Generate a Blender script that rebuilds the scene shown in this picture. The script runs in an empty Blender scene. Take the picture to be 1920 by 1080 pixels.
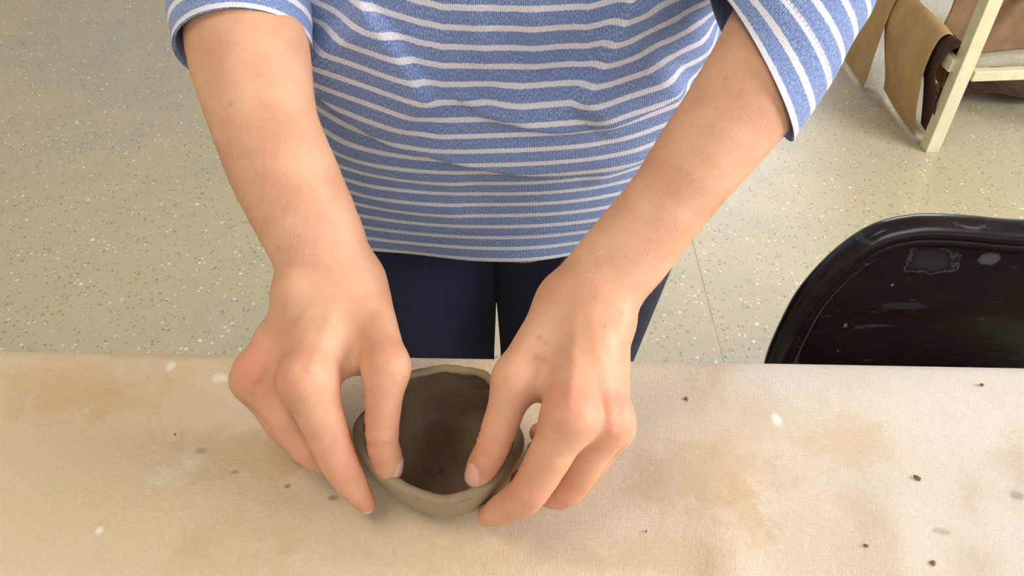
import bpy, math, random
import numpy as np
from mathutils import Vector, Matrix

C = bpy.context.scene.collection
S = bpy.context.scene
R = math.radians

# ------------------------------------------------------------------ camera, world, lights
FPX, PITCH, CAMZ, TAB = 1500.0, R(43), 1.16, 0.76
cam_d = bpy.data.cameras.new('camera'); cam = bpy.data.objects.new('camera', cam_d); C.objects.link(cam)
cam_d.sensor_width = 36; cam_d.lens = 36 * FPX / 1920; cam_d.clip_start = 0.02
cam.location = (0, 0, CAMZ); cam.rotation_euler = (math.pi / 2 - PITCH, 0, 0)
S.camera = cam
S.view_settings.view_transform = 'Standard'; S.view_settings.look = 'None'
S.view_settings.exposure = 0.06; S.view_settings.gamma = 1.0; S.view_settings.use_curve_mapping = False

wd = bpy.data.worlds.new('world'); S.world = wd; wd.use_nodes = True
wd.node_tree.nodes['Background'].inputs[0].default_value = (1.0, 0.95, 0.86, 1)
wd.node_tree.nodes['Background'].inputs[1].default_value = 0.38

def area(name, loc, target, sx, sy, power, col):
    l = bpy.data.lights.new(name, 'AREA'); l.shape = 'RECTANGLE'; l.size = sx; l.size_y = sy
    l.energy = power; l.color = col
    o = bpy.data.objects.new(name, l); C.objects.link(o); o.location = loc
    o.rotation_euler = (Vector(target) - Vector(loc)).to_track_quat('-Z', 'Y').to_euler()
    return o
area('window_light', (3.0, 0.15, 1.75), (0, 0.35, 0.8), 1.9, 1.4, 135, (1.0, 0.96, 0.97))
area('far_window_light', (1.6, 4.6, 2.1), (0.4, 1.6, 0.0), 2.2, 1.4, 60, (0.90, 0.96, 1.0))
area('ceiling_light', (-0.9, 0.2, 2.9), (-0.3, 0.5, 0.7), 1.2, 0.6, 22, (1.0, 0.86, 0.66))

area('front_fill_light', (0.9, -2.6, 2.3), (0, 0.5, 0.85), 2.2, 1.3, 40, (0.93, 0.96, 1.0))  # added soft fill behind the camera, brightens the shirt front and table

# ------------------------------------------------------------------ helpers
CAM = np.array([0, 0, CAMZ])
FW = np.array([0, math.cos(PITCH), -math.sin(PITCH)]); RT = np.array([1., 0, 0]); UP = np.array([0, math.sin(PITCH), math.cos(PITCH)])
def ray(px, py): return FW + RT * (px - 960) / FPX + UP * (540 - py) / FPX
def Z(px, py, h):                       # point seen at a pixel, h metres above the table
    r = ray(px, py); return CAM + r * ((TAB + h - CAMZ) / r[2])
def FL(px, py, z=0.0):                  # the same for a height above the floor
    return Z(px, py, z - TAB)
def proj(P):
    q = P - CAM; d = q @ FW
    return 960 + FPX * q[..., 0] / d, 540 - FPX * (q @ UP) / d
def YP(px, py, y):                      # point at a pixel on the plane y = const
    r = ray(px, py); return CAM + r * (y / r[1])

def lin(h):
    h = h.lstrip('#'); c = [int(h[i:i + 2], 16) / 255 for i in (0, 2, 4)]
    return tuple(x / 12.92 if x <= 0.04045 else ((x + 0.055) / 1.055) ** 2.4 for x in c) + (1,)

def mesh_obj(name, verts, faces, mat, parent=None, smooth=True, attrs=None):
    me = bpy.data.meshes.new(name)
    verts = np.asarray(verts, dtype=np.float32)
    faces = np.asarray(faces) if not isinstance(faces, list) or len({len(f) for f in faces}) == 1 else faces
    if isinstance(faces, np.ndarray):
        n, k = faces.shape
        me.vertices.add(len(verts)); me.vertices.foreach_set('co', verts.ravel())
        me.loops.add(n * k); me.loops.foreach_set('vertex_index', faces.astype(np.int32).ravel())
        me.polygons.add(n); me.polygons.foreach_set('loop_start', np.arange(0, n * k, k, dtype=np.int32))
        me.update(calc_edges=True)
    else:
        me.from_pydata([tuple(map(float, v)) for v in verts], [], faces); me.update()
    me.validate()
    if smooth: me.polygons.foreach_set('use_smooth', [True] * len(me.polygons))
    for k_, v_ in (attrs or {}).items():
        a = me.attributes.new(k_, 'FLOAT', 'POINT'); a.data.foreach_set('value', np.asarray(v_, dtype=np.float32))
    me.materials.append(mat)
    o = bpy.data.objects.new(name, me); C.objects.link(o)
    if parent: o.parent = parent
    return o
def empty(name, loc=(0, 0, 0), rz=0):
    o = bpy.data.objects.new(name, None); C.objects.link(o); o.location = loc; o.rotation_euler = (0, 0, rz)
    o.empty_display_size = 0.05
    return o
def tag(o, label=None, cat=None, group=None, kind=None):
    if label: o['label'] = label
    if cat: o['category'] = cat
    if group: o['group'] = group
    if kind: o['kind'] = kind
    return o
def box_vf(sx, sy, sz, c=(0, 0, 0), b=0.0015):
    """bevelled box as verts and faces"""
    import bmesh
    bm = bmesh.new(); bmesh.ops.create_cube(bm, size=1)
    for v in bm.verts: v.co = Vector((v.co.x * sx + c[0], v.co.y * sy + c[1], v.co.z * sz + c[2]))
    if b: bmesh.ops.bevel(bm, geom=bm.edges[:], offset=b, segments=2, affect='EDGES', profile=0.5)
    return bm
def bm_obj(name, bm, mat, parent=None, smooth=False):
    me = bpy.data.meshes.new(name); bm.to_mesh(me); bm.free(); me.materials.append(mat)
    if smooth: me.polygons.foreach_set('use_smooth', [True] * len(me.polygons))
    o = bpy.data.objects.new(name, me); C.objects.link(o)
    if parent: o.parent = parent
    return o
def tube_vf(path, r, n=14, closed=False):
    P = np.array(path, float); m = len(P); V = []; F = []
    rr = r if hasattr(r, '__len__') else [r] * m
    up = None
    for i in range(m):
        if closed: t = P[(i + 1) % m] - P[i - 1]
        else: t = P[min(i + 1, m - 1)] - P[max(i - 1, 0)]
        t = t / np.linalg.norm(t)
        if up is None:
            a = np.array([0, 0, 1.]) if abs(t[2]) < 0.9 else np.array([1., 0, 0])
            up = np.cross(t, a)
        up = up - t * (up @ t); up /= np.linalg.norm(up); w = np.cross(t, up)
        for k in range(n):
            a = 2 * math.pi * k / n
            V.append(P[i] + rr[i] * (math.cos(a) * up + math.sin(a) * w))
    for i in range(m if closed else m - 1):
        for k in range(n):
            a = i * n + k; b = i * n + (k + 1) % n; j = (i + 1) % m
            F.append([a, b, j * n + (k + 1) % n, j * n + k])
    if not closed:
        for e, rv in ((0, True), (m - 1, False)):
            V.append(P[e]); ci = len(V) - 1
            for k in range(n):
                a = e * n + k; b = e * n + (k + 1) % n
                F.append([ci, b, a, a] if rv else [ci, a, b, b])
        F = [[f[0], f[1], f[2]] if f[2] == f[3] else f for f in F]
    return V, F
def catmull(P, n=8, closed=False):
    P = np.array(P, float); m = len(P); out = []
    rng = range(m) if closed else range(m - 1)
    for i in rng:
        g = lambda k: P[k % m] if closed else P[min(max(k, 0), m - 1)]
        a, b, c, d = g(i - 1), g(i), g(i + 1), g(i + 2)
        for t in np.arange(n) / n:
            out.append(0.5 * (2 * b + (c - a) * t + (2 * a - 5 * b + 4 * c - d) * t * t + (3 * b - a - 3 * c + d) * t ** 3))
    if not closed: out.append(P[-1])
    return np.array(out)
def smooth_noise(x, y, z, seed=0, oct=1):
    """cheap smooth value: sums of sines with seeded directions"""
    rg = np.random.RandomState(seed); s = 0; a = 1
    for o_ in range(oct):
        for _ in range(5):
            d = rg.normal(size=3); d /= np.linalg.norm(d); ph = rg.uniform(0, 6.28)
            s = s + a * np.sin((d[0] * x + d[1] * y + d[2] * z) * 2 ** o_ + ph)
        a *= 0.5
    return s / 5

# --------------------------------------------------------------- node helpers
class NT:
    def __init__(s, name):
        s.m = bpy.data.materials.new(name); s.m.use_nodes = True; s.t = s.m.node_tree
        s.b = s.t.nodes['Principled BSDF']
    def n(s, typ, **kw):
        x = s.t.nodes.new(typ)
        for k, v in kw.items(): setattr(x, k, v)
        return x
    def l(s, a, b): s.t.links.new(a, b)
    def inp(s, sock, v):
        if hasattr(v, 'is_output') or isinstance(v, bpy.types.NodeSocket): s.l(v, sock)
        else: sock.default_value = v
    def math(s, op, a, b=0.5, c=None, clamp=False):
        x = s.n('ShaderNodeMath', operation=op, use_clamp=clamp); s.inp(x.inputs[0], a); s.inp(x.inputs[1], b)
        if c is not None: s.inp(x.inputs[2], c)
        return x.outputs[0]
    def mr(s, v, a, b, c=0.0, d=1.0, smooth=True):
        x = s.n('ShaderNodeMapRange', interpolation_type='SMOOTHSTEP' if smooth else 'LINEAR')
        s.inp(x.inputs[0], v); x.inputs[1].default_value = a; x.inputs[2].default_value = b
        x.inputs[3].default_value = c; x.inputs[4].default_value = d
        return x.outputs[0]
    def mix(s, f, a, b, mode='MIX'):
        x = s.n('ShaderNodeMix', data_type='RGBA', blend_type=mode)
        s.inp(x.inputs[0], f); s.inp(x.inputs[6], a); s.inp(x.inputs[7], b)
        return x.outputs[2]
    def noise(s, vec, scale, detail=3, rough=0.55, dist=0.0):
        x = s.n('ShaderNodeTexNoise'); s.inp(x.inputs['Vector'], vec)
        x.inputs['Scale'].default_value = scale; x.inputs['Detail'].default_value = detail
        x.inputs['Roughness'].default_value = rough; x.inputs['Distortion'].default_value = dist
        return x.outputs[0]
    def coord(s): return s.n('ShaderNodeTexCoord').outputs['Object']
    def attr(s, name): return s.n('ShaderNodeAttribute', attribute_name=name).outputs['Fac']
    def scl(s, vec, sc, loc=(0, 0, 0)):
        x = s.n('ShaderNodeMapping'); s.inp(x.inputs[0], vec); x.inputs[3].default_value = sc; x.inputs[1].default_value = loc
        return x.outputs[0]
    def bump(s, h, strength=0.3, dist=0.001, nrm=None):
        x = s.n('ShaderNodeBump'); s.inp(x.inputs['Height'], h); x.inputs['Strength'].default_value = strength
        x.inputs['Distance'].default_value = dist
        if nrm is not None: s.l(nrm, x.inputs['Normal'])
        return x.outputs[0]
    def fin(s, col=None, rough=None, normal=None, **kw):
        if col is not None: s.inp(s.b.inputs['Base Color'], col)
        if rough is not None: s.inp(s.b.inputs['Roughness'], rough)
        if normal is not None: s.l(normal, s.b.inputs['Normal'])
        for k, v in kw.items(): s.inp(s.b.inputs[k.replace('_', ' ')], v)
        return s.m

def sep(N, vec):
    x = N.n('ShaderNodeSeparateXYZ'); N.l(vec, x.inputs[0]); return x.outputs

# --------------------------------------------------------------- materials
def mat_floor():
    N = NT('terrazzo'); co = N.coord()
    big = N.noise(co, 1.1, 4, 0.6); med = N.noise(co, 9, 3)
    base = N.mix(N.mr(big, 0.38, 0.62), lin('#c2b796'), lin('#b1ac9a'))
    base = N.mix(N.mr(med, 0.35, 0.7, 0, 0.35), base, lin('#cbbb9c'))
    fine = N.noise(co, 260, 2, 0.7)
    base = N.mix(N.mr(fine, 0.3, 0.7, 0, 0.30), base, lin('#8f8768'))
    dis = N.n('ShaderNodeVectorMath', operation='MULTIPLY_ADD')
    nz = N.n('ShaderNodeTexNoise'); N.l(co, nz.inputs['Vector']); nz.inputs['Scale'].default_value = 60
    N.l(nz.outputs['Color'], dis.inputs[0]); dis.inputs[1].default_value = (0.006,) * 3; N.l(co, dis.inputs[2])
    def chips(scale, lo, hi, seed, size):
        v = N.n('ShaderNodeTexVoronoi', feature='F1'); N.l(N.scl(dis.outputs[0], (1, 1.0, 1), (seed, seed * .3, 0)), v.inputs['Vector'])
        v.inputs['Scale'].default_value = scale; v.inputs['Randomness'].default_value = 1
        rnd = sep(N, v.outputs['Color'])
        sel = N.math('MULTIPLY', N.math('GREATER_THAN', rnd[0], lo), N.math('LESS_THAN', rnd[0], hi))
        near = N.mr(N.math('ADD', v.outputs['Distance'], N.math('MULTIPLY', rnd[1], 0.2)), size, size - 0.07)
        return N.math('MULTIPLY', sel, near), rnd[2]
    a, _ = chips(85, 0.72, 1.0, 0, 0.34); base = N.mix(N.math('MULTIPLY', a, 0.6), base, lin('#efe8cf'))
    b, _ = chips(95, 0.0, 0.30, 3.1, 0.38); base = N.mix(N.math('MULTIPLY', b, 0.6), base, lin('#6d6f62'))
    c, _ = chips(38, 0.0, 0.16, 7.7, 0.36); base = N.mix(N.math('MULTIPLY', c, 0.35), base, lin('#8c9084'))
    d, _ = chips(60, 0.9, 1.0, 5.2, 0.3); base = N.mix(N.math('MULTIPLY', d, 0.65), base, lin('#f6efd8'))
    e, _ = chips(170, 0.8, 1.0, 1.2, 0.45); base = N.mix(N.math('MULTIPLY', e, 0.6), base, lin('#857f63'))
    return N.fin(base, N.mr(big, 0.3, 0.7, 0.30, 0.5), N.bump(fine, 0.08, 0.001))

def mat_canvas(spots):
    N = NT('canvas_cloth'); co = N.coord(); x, y, z = sep(N, co)
    big = N.noise(co, 4.2, 4, 0.6, 0.4); b2 = N.noise(N.scl(co, (1.5, 1, 1), (3, 1, 0)), 7, 4, 0.65)
    right = N.mr(x, -0.05, 0.40)  # paler towards the right: light from that side put into the colour
    base = N.mix(right, lin('#d8c3a0'), lin('#dfd8cd'))
    base = N.mix(N.mr(big, 0.42, 0.66, 0, 0.55), base, lin('#d9cab0'))
    base = N.mix(N.mr(b2, 0.5, 0.72, 0, 0.45), base, lin('#bf9f70'))
    b3 = N.noise(N.scl(co, (1, 1, 1), (8, 2, 0)), 16, 5, 0.7)
    base = N.mix(N.mr(b3, 0.55, 0.75, 0, 0.35), base, lin('#dcd2bf'))
    nz = N.noise(co, 90, 3, 0.6)
    for (sx, sy, rx, ry, hexc, amt) in spots:
        dx = N.math('DIVIDE', N.math('SUBTRACT', x, sx), rx); dy = N.math('DIVIDE', N.math('SUBTRACT', y, sy), ry)
        d = N.math('SQRT', N.math('ADD', N.math('MULTIPLY', dx, dx), N.math('MULTIPLY', dy, dy)))
        d = N.math('ADD', d, N.math('MULTIPLY', N.math('SUBTRACT', nz, 0.5), 2.6))
        base = N.mix(N.mr(d, 1.45, 0.45, 0, amt), base, lin(hexc))
    # weave: warp and weft threads about a millimetre apart
    def wave(axis, freq):
        w = N.math('SINE', N.math('MULTIPLY', N.math('ADD', axis, N.math('MULTIPLY', N.noise(co, 25, 2), 0.003)), freq)); return w
    wx, wy = wave(x, 6900), wave(y, 6000)
    weave = N.math('MULTIPLY', wx, wy)
    th = N.noise(N.scl(co, (1500, 300, 1)), 1.0, 1); th2 = N.noise(N.scl(co, (300, 1300, 1)), 1.0, 1)
    hgt = N.math('ADD', N.math('MULTIPLY', weave, 0.22), N.math('ADD', th, th2))
    base = N.mix(N.mr(hgt, 0.6, 1.4, 0.16, 0), base, lin('#8d7757'))
    return N.fin(base, 0.92, N.bump(hgt, 0.55, 0.0012), Sheen_Weight=0.1)

def mat_shirt():
    N = NT('striped_knit'); s = N.attr('stripe'); u = N.attr('across'); co = N.coord()
    cmb = N.n('ShaderNodeCombineXYZ'); N.l(u, cmb.inputs[0]); N.l(s, cmb.inputs[1]); uv = cmb.outputs[0]
    wob = N.math('MULTIPLY', N.math('SUBTRACT', N.noise(N.scl(uv, (900, 120, 1)), 1, 2), 0.5), 0.0013)
    t = N.math('FRACT', N.math('DIVIDE', N.math('ADD', N.math('ADD', s, wob), 0.0130 * 80), 0.0130))
    # white band occupies the first 0.27 of each 12 mm repeat
    w = N.math('MULTIPLY', N.mr(t, 0.0, 0.05), N.mr(t, 0.35, 0.29))
    heat = N.noise(N.scl(uv, (1500, 500, 1)), 1, 3, 0.8)
    heat2 = N.noise(N.scl(uv, (2600, 900, 1), (5, 5, 0)), 1, 2, 0.8)
    blue = N.mix(N.mr(heat, 0.42, 0.62), lin('#5a71a6'), lin('#99adcf'))
    blue = N.mix(N.mr(heat2, 0.64, 0.74, 0, 0.7), blue, lin('#c4cde2'))
    mot = N.noise(co, 45, 3)
    blue = N.mix(N.mr(mot, 0.35, 0.65, 0, 0.3), blue, lin('#6b7fb5'))
    white = N.mix(N.mr(heat, 0.35, 0.65), lin('#c9c8d2'), lin('#e6e4ea'))
    col = N.mix(w, blue, white)
    # twin needle seam near the edge of the cloth
    dash = N.math('GREATER_THAN', N.math('SINE', N.math('MULTIPLY', u, 2600)), -0.2)
    for c0 in (0.0292, 0.0325):
        line = N.mr(N.math('ABSOLUTE', N.math('SUBTRACT', s, c0)), 0.0009, 0.0004)
        col = N.mix(N.math('MULTIPLY', N.math('MULTIPLY', line, dash), 0.35), col, lin('#2c3c78'))
    rib = N.math('SINE', N.math('MULTIPLY', u, 5200))
    h = N.math('ADD', N.math('MULTIPLY', rib, 0.25), N.math('ADD', heat, N.math('MULTIPLY', mot, 0.6)))
    return N.fin(col, 0.95, N.bump(h, 0.45, 0.0012), Sheen_Weight=0.25, Sheen_Roughness=0.5)

def mat_skin():
    N = NT('skin'); co = N.coord(); red = N.attr('red'); nail = N.attr('nail'); mark = N.attr('mark'); tan = N.attr('tan')
    base = N.mix(N.mr(N.noise(co, 30, 4), 0.35, 0.65), lin('#c49270'), lin('#d2a381'))
    base = N.mix(N.math('MULTIPLY', tan, 0.75), base, lin('#c48f5e'))
    base = N.mix(N.mr(N.noise(co, 160, 3), 0.45, 0.75, 0, 0.25), base, lin('#d99a80'))
    base = N.mix(N.math('MULTIPLY', red, 0.8), base, lin('#d88670'))
    base = N.mix(mark, base, lin('#a06a3c'))
    base = N.mix(N.math('MULTIPLY', nail, 0.75), base, lin('#e0aea0'))
    pore = N.n('ShaderNodeTexVoronoi', feature='F1'); N.l(co, pore.inputs['Vector']); pore.inputs['Scale'].default_value = 900
    fine = N.math('ADD', N.math('MULTIPLY', pore.outputs['Distance'], 0.7), N.noise(co, 420, 3, 0.7))
    nrm = N.bump(fine, 0.16, 0.0008)
    rough = N.mix(nail, (0.52,) * 3 + (1,), (0.3,) * 3 + (1,))
    m = N.fin(base, rough, nrm, Subsurface_Weight=0.18, Specular_IOR_Level=0.35)
    N.b.inputs['Subsurface Radius'].default_value = (1.0, 0.35, 0.18); N.b.inputs['Subsurface Scale'].default_value = 0.006
    return m

def mat_clay():
    N = NT('wet_clay'); co = N.coord(); n1 = N.noise(co, 28, 5, 0.6); n2 = N.noise(co, 170, 4, 0.7)
    outer_lit = N.attr('outer_lit')
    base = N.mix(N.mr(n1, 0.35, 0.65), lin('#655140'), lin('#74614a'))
    base = N.mix(N.math('MULTIPLY', outer_lit, 0.8), base, lin('#a89a7a'))  # lit outside and shaded inside of the bowl, put into the colour
    base = N.mix(N.mr(n2, 0.55, 0.75, 0, 0.3), base, lin('#665038'))
    spk = N.n('ShaderNodeTexVoronoi'); N.l(co, spk.inputs['Vector']); spk.inputs['Scale'].default_value = 260
    sp = N.math('MULTIPLY', N.mr(spk.outputs['Distance'], 0.16, 0.08), N.math('GREATER_THAN', sep(N, spk.outputs['Color'])[0], 0.72))
    base = N.mix(N.math('MULTIPLY', sp, 0.5), base, lin('#453524'))
    return N.fin(base, 0.62, N.bump(N.math('ADD', n2, N.math('MULTIPLY', n1, 2)), 0.4, 0.0015), Specular_IOR_Level=0.3)

def mat_simple(name, a, b, scale=20, rough=0.7, bump=0.2, bd=0.001, stretch=(1, 1, 1), **kw):
    N = NT(name); co = N.scl(N.coord(), stretch); n = N.noise(co, scale, 4)
    return N.fin(N.mix(N.mr(n, 0.35, 0.65), lin(a), lin(b)), rough, N.bump(n, bump, bd), **kw)

def mat_chair(smudges=()):
    N = NT('brown_enamel'); co = N.coord()
    n = N.noise(N.scl(co, (4, 4, 14)), 6, 5, 0.7); n2 = N.noise(N.scl(co, (30, 10, 160)), 1.2, 3, 0.7, 0.6); n3 = N.noise(co, 420, 2)
    base = N.mix(N.mr(n, 0.4, 0.7), lin('#150b0a'), lin('#21130f'))
    dust = N.math('MULTIPLY', N.mr(n2, 0.60, 0.78), N.mr(n, 0.45, 0.6)); base = N.mix(N.math('MULTIPLY', dust, 0.35), base, lin('#77747a'))
    base = N.mix(N.mr(n3, 0.79, 0.83, 0, 0.6), base, lin('#aaa69c'))
    x, y, z = sep(N, co); nz = N.noise(co, 70, 4, 0.65)
    for (sx, sz, rx, rz, ring, amt) in smudges:
        dx = N.math('DIVIDE', N.math('SUBTRACT', x, sx), rx); dy = N.math('DIVIDE', N.math('SUBTRACT', z, sz), rz)
        d = N.math('ADD', N.math('SQRT', N.math('ADD', N.math('MULTIPLY', dx, dx), N.math('MULTIPLY', dy, dy))), N.math('MULTIPLY', N.math('SUBTRACT', nz, 0.5), 1.6))
        f = N.mr(N.math('ABSOLUTE', N.math('SUBTRACT', d, 1.0)), 0.10, 0.02, 0, amt) if ring else N.mr(d, 1.1, 0.6, 0, amt)
        base = N.mix(f, base, lin('#8d8c94'))
    return N.fin(base, N.mix(dust, (0.24,) * 3 + (1,), (0.5,) * 3 + (1,)), N.bump(n, 0.1, 0.002), Specular_IOR_Level=0.35, Coat_Weight=0.15, Coat_Roughness=0.12)

def mat_trousers():
    N = NT('navy_jersey'); co = N.coord(); n = N.noise(N.scl(co, (1400, 1400, 500)), 1, 2)
    return N.fin(N.mix(n, lin('#080a24'), lin('#151b48')), 0.9, N.bump(n, 0.3, 0.0008), Sheen_Weight=0.08)

# --------------------------------------------------------------- signed distance modelling
def smin(a, b, k):
    if k <= 0: return np.minimum(a, b)
    h = np.clip(0.5 + 0.5 * (b - a) / k, 0, 1)
    return b + (a - b) * h - k * h * (1 - h)
def cap(P, a, b, ra, rb):
    a = np.asarray(a, float); b = np.asarray(b, float); ab = b - a; L = ab @ ab
    t = np.clip(((P - a) @ ab) / L, 0, 1)
    q = P - a - t[:, None] * ab
    return np.sqrt((q * q).sum(1)) - (ra + (rb - ra) * t)
def sph(P, c, r): return np.linalg.norm(P - np.asarray(c), axis=1) - r
def ell(P, c, r):
    q = (P - np.asarray(c)) / np.asarray(r); k = np.linalg.norm(q, axis=1)
    return (k - 1) * min(r)
def chain(P, pts, rs, n=4):
    Q = catmull(np.column_stack([np.array(pts), rs]), n)
    d = cap(P, Q[0, :3], Q[1, :3], Q[0, 3], Q[1, 3])
    for i in range(1, len(Q) - 1): d = np.minimum(d, cap(P, Q[i, :3], Q[i + 1, :3], Q[i, 3], Q[i + 1, 3]))
    return d
def sdf_mesh(fn, lo, hi, h, B=6):
    lo = np.array(lo, float); nb = np.ceil((np.array(hi) - lo) / (h * B)).astype(int); n = nb * B + 1
    cc = [lo[i] + (np.arange(nb[i]) + 0.5) * B * h for i in range(3)]
    G = np.stack(np.meshgrid(*cc, indexing='ij'), -1).reshape(-1, 3); dc = fn(G)
    A = np.where(dc.reshape(nb) < 0, -1.0, 1.0).astype(np.float32)
    D = np.ones(n, np.float32)
    D[:-1, :-1, :-1] = np.repeat(np.repeat(np.repeat(A, B, 0), B, 1), B, 2)
    act = np.argwhere((np.abs(dc) < B * h * 1.35).reshape(nb))
    o = np.stack(np.meshgrid(*[np.arange(B + 1)] * 3, indexing='ij'), -1).reshape(-1, 3)
    for s in range(0, len(act), 600):
        I = (act[s:s + 600, None, :] * B + o[None]).reshape(-1, 3)
        v = fn(lo + I * h); D[I[:, 0], I[:, 1], I[:, 2]] = v
    s = D < 0
    c8 = [(i, j, k) for i in (0, 1) for j in (0, 1) for k in (0, 1)]
    cnt = sum(s[i:n[0] - 1 + i, j:n[1] - 1 + j, k:n[2] - 1 + k].astype(np.int8) for i, j, k in c8)
    cells = np.argwhere((cnt > 0) & (cnt < 8)); idm = -np.ones(n - 1, np.int64); idm[tuple(cells.T)] = np.arange(len(cells))
    acc = np.zeros((len(cells), 3)); num = np.zeros(len(cells))
    val = {c: D[cells[:, 0] + c[0], cells[:, 1] + c[1], cells[:, 2] + c[2]].astype(float) for c in c8}
    for a in c8:
        for ax in range(3):
            if a[ax]: continue
            b = list(a); b[ax] = 1; b = tuple(b); va, vb = val[a], val[b]; m = (va < 0) != (vb < 0)
            t = np.where(m, va / np.where(m, va - vb, 1), 0)
            p = np.tile(np.array(a, float), (len(cells), 1)); p[:, ax] += t
            acc[m] += p[m]; num[m] += 1
    V = lo + (cells + acc / num[:, None]) * h
    F = []
    for ax in range(3):
        o1, o2 = [(1, 2), (2, 0), (0, 1)][ax]
        sl0 = [slice(None)] * 3; sl1 = [slice(None)] * 3; sl0[ax] = slice(0, -1); sl1[ax] = slice(1, None)
        e = np.argwhere(s[tuple(sl0)] != s[tuple(sl1)])
        e = e[(e[:, o1] > 0) & (e[:, o2] > 0) & (e[:, o1] < n[o1] - 1) & (e[:, o2] < n[o2] - 1)]
        def cid(d1, d2):
            q = e.copy(); q[:, o1] -= d1; q[:, o2] -= d2; return idm[q[:, 0], q[:, 1], q[:, 2]]
        q = np.stack([cid(1, 1), cid(0, 1), cid(0, 0), cid(1, 0)], 1)
        ins = s[e[:, 0], e[:, 1], e[:, 2]]
        q[~ins] = q[~ins][:, ::-1]; F.append(q[(q >= 0).all(1)])
    F = np.concatenate(F)
    # light smoothing
    for _ in range(2):
        sm = np.zeros_like(V); nn = np.zeros(len(V))
        for a, b in ((0, 1), (1, 2), (2, 3), (3, 0)):
            np.add.at(sm, F[:, a], V[F[:, b]]); np.add.at(nn, F[:, a], 1)
            np.add.at(sm, F[:, b], V[F[:, a]]); np.add.at(nn, F[:, b], 1)
        V = V * 0.5 + 0.5 * sm / nn[:, None]
    return V, F
def normals(V, F):
    fn = np.cross(V[F[:, 2]] - V[F[:, 0]], V[F[:, 3]] - V[F[:, 1]]); N = np.zeros_like(V)
    for k in range(4): np.add.at(N, F[:, k], fn)
    return N / (np.linalg.norm(N, axis=1)[:, None] + 1e-12)
def nrm(v): v = np.asarray(v, float); return v / np.linalg.norm(v)

# ================================================================= FLOOR
FM = mat_floor()
floor = bm_obj('floor', box_vf(9.0, 7.0, 0.1, (0, 2.0, -0.0506), 0), mat_simple('divider_strip', '#c4bb9f', '#b5ac90', 30)); tag(floor, kind='structure')
for (x0, x1) in ((-4.5, -3.0), (-3.0, 0.408), (0.408, 2.24), (2.24, 4.5)):
    for (y0, y1) in ((-1.5, 0.8 - 0.02), (0.78, 2.60), (2.60, 5.5)):
        g = 0.0016
        bm_obj('floor_slab', box_vf(x1 - x0 - 2 * g, y1 - y0 - 2 * g, 0.012, ((x0 + x1) / 2, (y0 + y1) / 2, -0.006), 0.0006), FM, floor)

# ================================================================= TABLE
RZ = R(-1.3)
tab = empty('work_table', (-0.05, 0, 0), RZ)
tag(tab, 'plain wooden work table under the clay-stained canvas', 'table')
EDGE = 0.3595                                                # far edge, local y
woodm = mat_simple('table_wood', '#b08d62', '#9a774e', 8, 0.6, 0.2, stretch=(1, 12, 12))
bm_obj('table_top', box_vf(2.4, 0.80, 0.026, (0, EDGE - 0.402, TAB - 0.0152), 0.004), woodm, tab)
for sx in (-1.1, 1.1):
    for sy in (EDGE - 0.06, EDGE - 0.74):
        bm_obj('leg', box_vf(0.045, 0.045, TAB - 0.028, (sx, sy, (TAB - 0.028) / 2), 0.003), woodm, tab)
for sy in (EDGE - 0.06, EDGE - 0.74):
    bm_obj('apron_rail', box_vf(2.15, 0.02, 0.06, (0, sy, TAB - 0.058), 0.002), woodm, tab)

# canvas draped over the table
def local(p):
    c, s = math.cos(-RZ), math.sin(-RZ); x, y = p[0] + 0.05, p[1]
    return c * x - s * y, s * x + c * y
spots = []
def spot(px, py, w, h, col, amt):
    p = Z(px, py, 0); l = local(p); dd = (p - CAM) @ FW
    spots.append((l[0], l[1], w * dd / FPX, h * dd / FPX * 1.25, col, amt))
for s_ in ((362, 862, 24, 22, '#e6dcc8', .75), (315, 895, 30, 20, '#e2d6c0', .6), (225, 700, 70, 24, '#dccdb2', .5), (322, 690, 8, 9, '#f2ece0', .8),
           (415, 711, 18, 8, '#f2ece0', .75), (188, 997, 8, 7, '#f4efe4', .8), (1456, 790, 11, 12, '#fdfaf2', .95), (540, 912, 8, 5, '#a2663e', .8),
           (378, 848, 12, 6, '#a5804f', .6), (440, 886, 8, 4, '#8f7a54', .6), (624, 934, 8, 4, '#7e6c4c', .6), (1285, 752, 5, 7, '#9a8258', .6),
           (1180, 985, 42, 36, '#ddd3c2', .4), (1160, 870, 46, 36, '#ddd3c2', .35), (1475, 720, 70, 50, '#e6dfd6', .45), (1745, 790, 190, 60, '#e6dfd2', .5),
           (1300, 900, 140, 60, '#bf9d70', .38), (1400, 970, 35, 60, '#bb965f', .35), (1590, 830, 90, 50, '#d3b57f', .4), (1240, 1045, 120, 40, '#c2a175', .3),
           (130, 735, 170, 50, '#cfa26b', .45), (480, 850, 160, 40, '#bd9d67', .35), (1905, 932, 16, 9, '#84806f', .6), (1762, 1000, 14, 5, '#8d866f', .5),
           (560, 820, 60, 60, '#bf9a62', .25), (860, 1040, 260, 30, '#b9a084', .25)): spot(*s_)
nx, ny = 640, 330
xs = np.linspace(-1.17, 1.17, nx); ty = np.linspace(0, 1, ny)
SLEN = 0.80 + 0.012 * 1.571 + 0.10
sy_ = ty * SLEN
X, SS = np.meshgrid(xs, sy_, indexing='ij')
rr_ = 0.009; flat = 0.80 - rr_ + 0.003
yy = np.where(SS < flat, SS, np.where(SS < flat + rr_ * 1.571, flat + rr_ * np.sin(np.clip((SS - flat) / rr_, 0, 1.571)), flat + rr_))
zz = np.where(SS < flat, 0, np.where(SS < flat + rr_ * 1.571, -rr_ * (1 - np.cos(np.clip((SS - flat) / rr_, 0, 1.571))), -rr_ - (SS - flat - rr_ * 1.571)))
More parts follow.
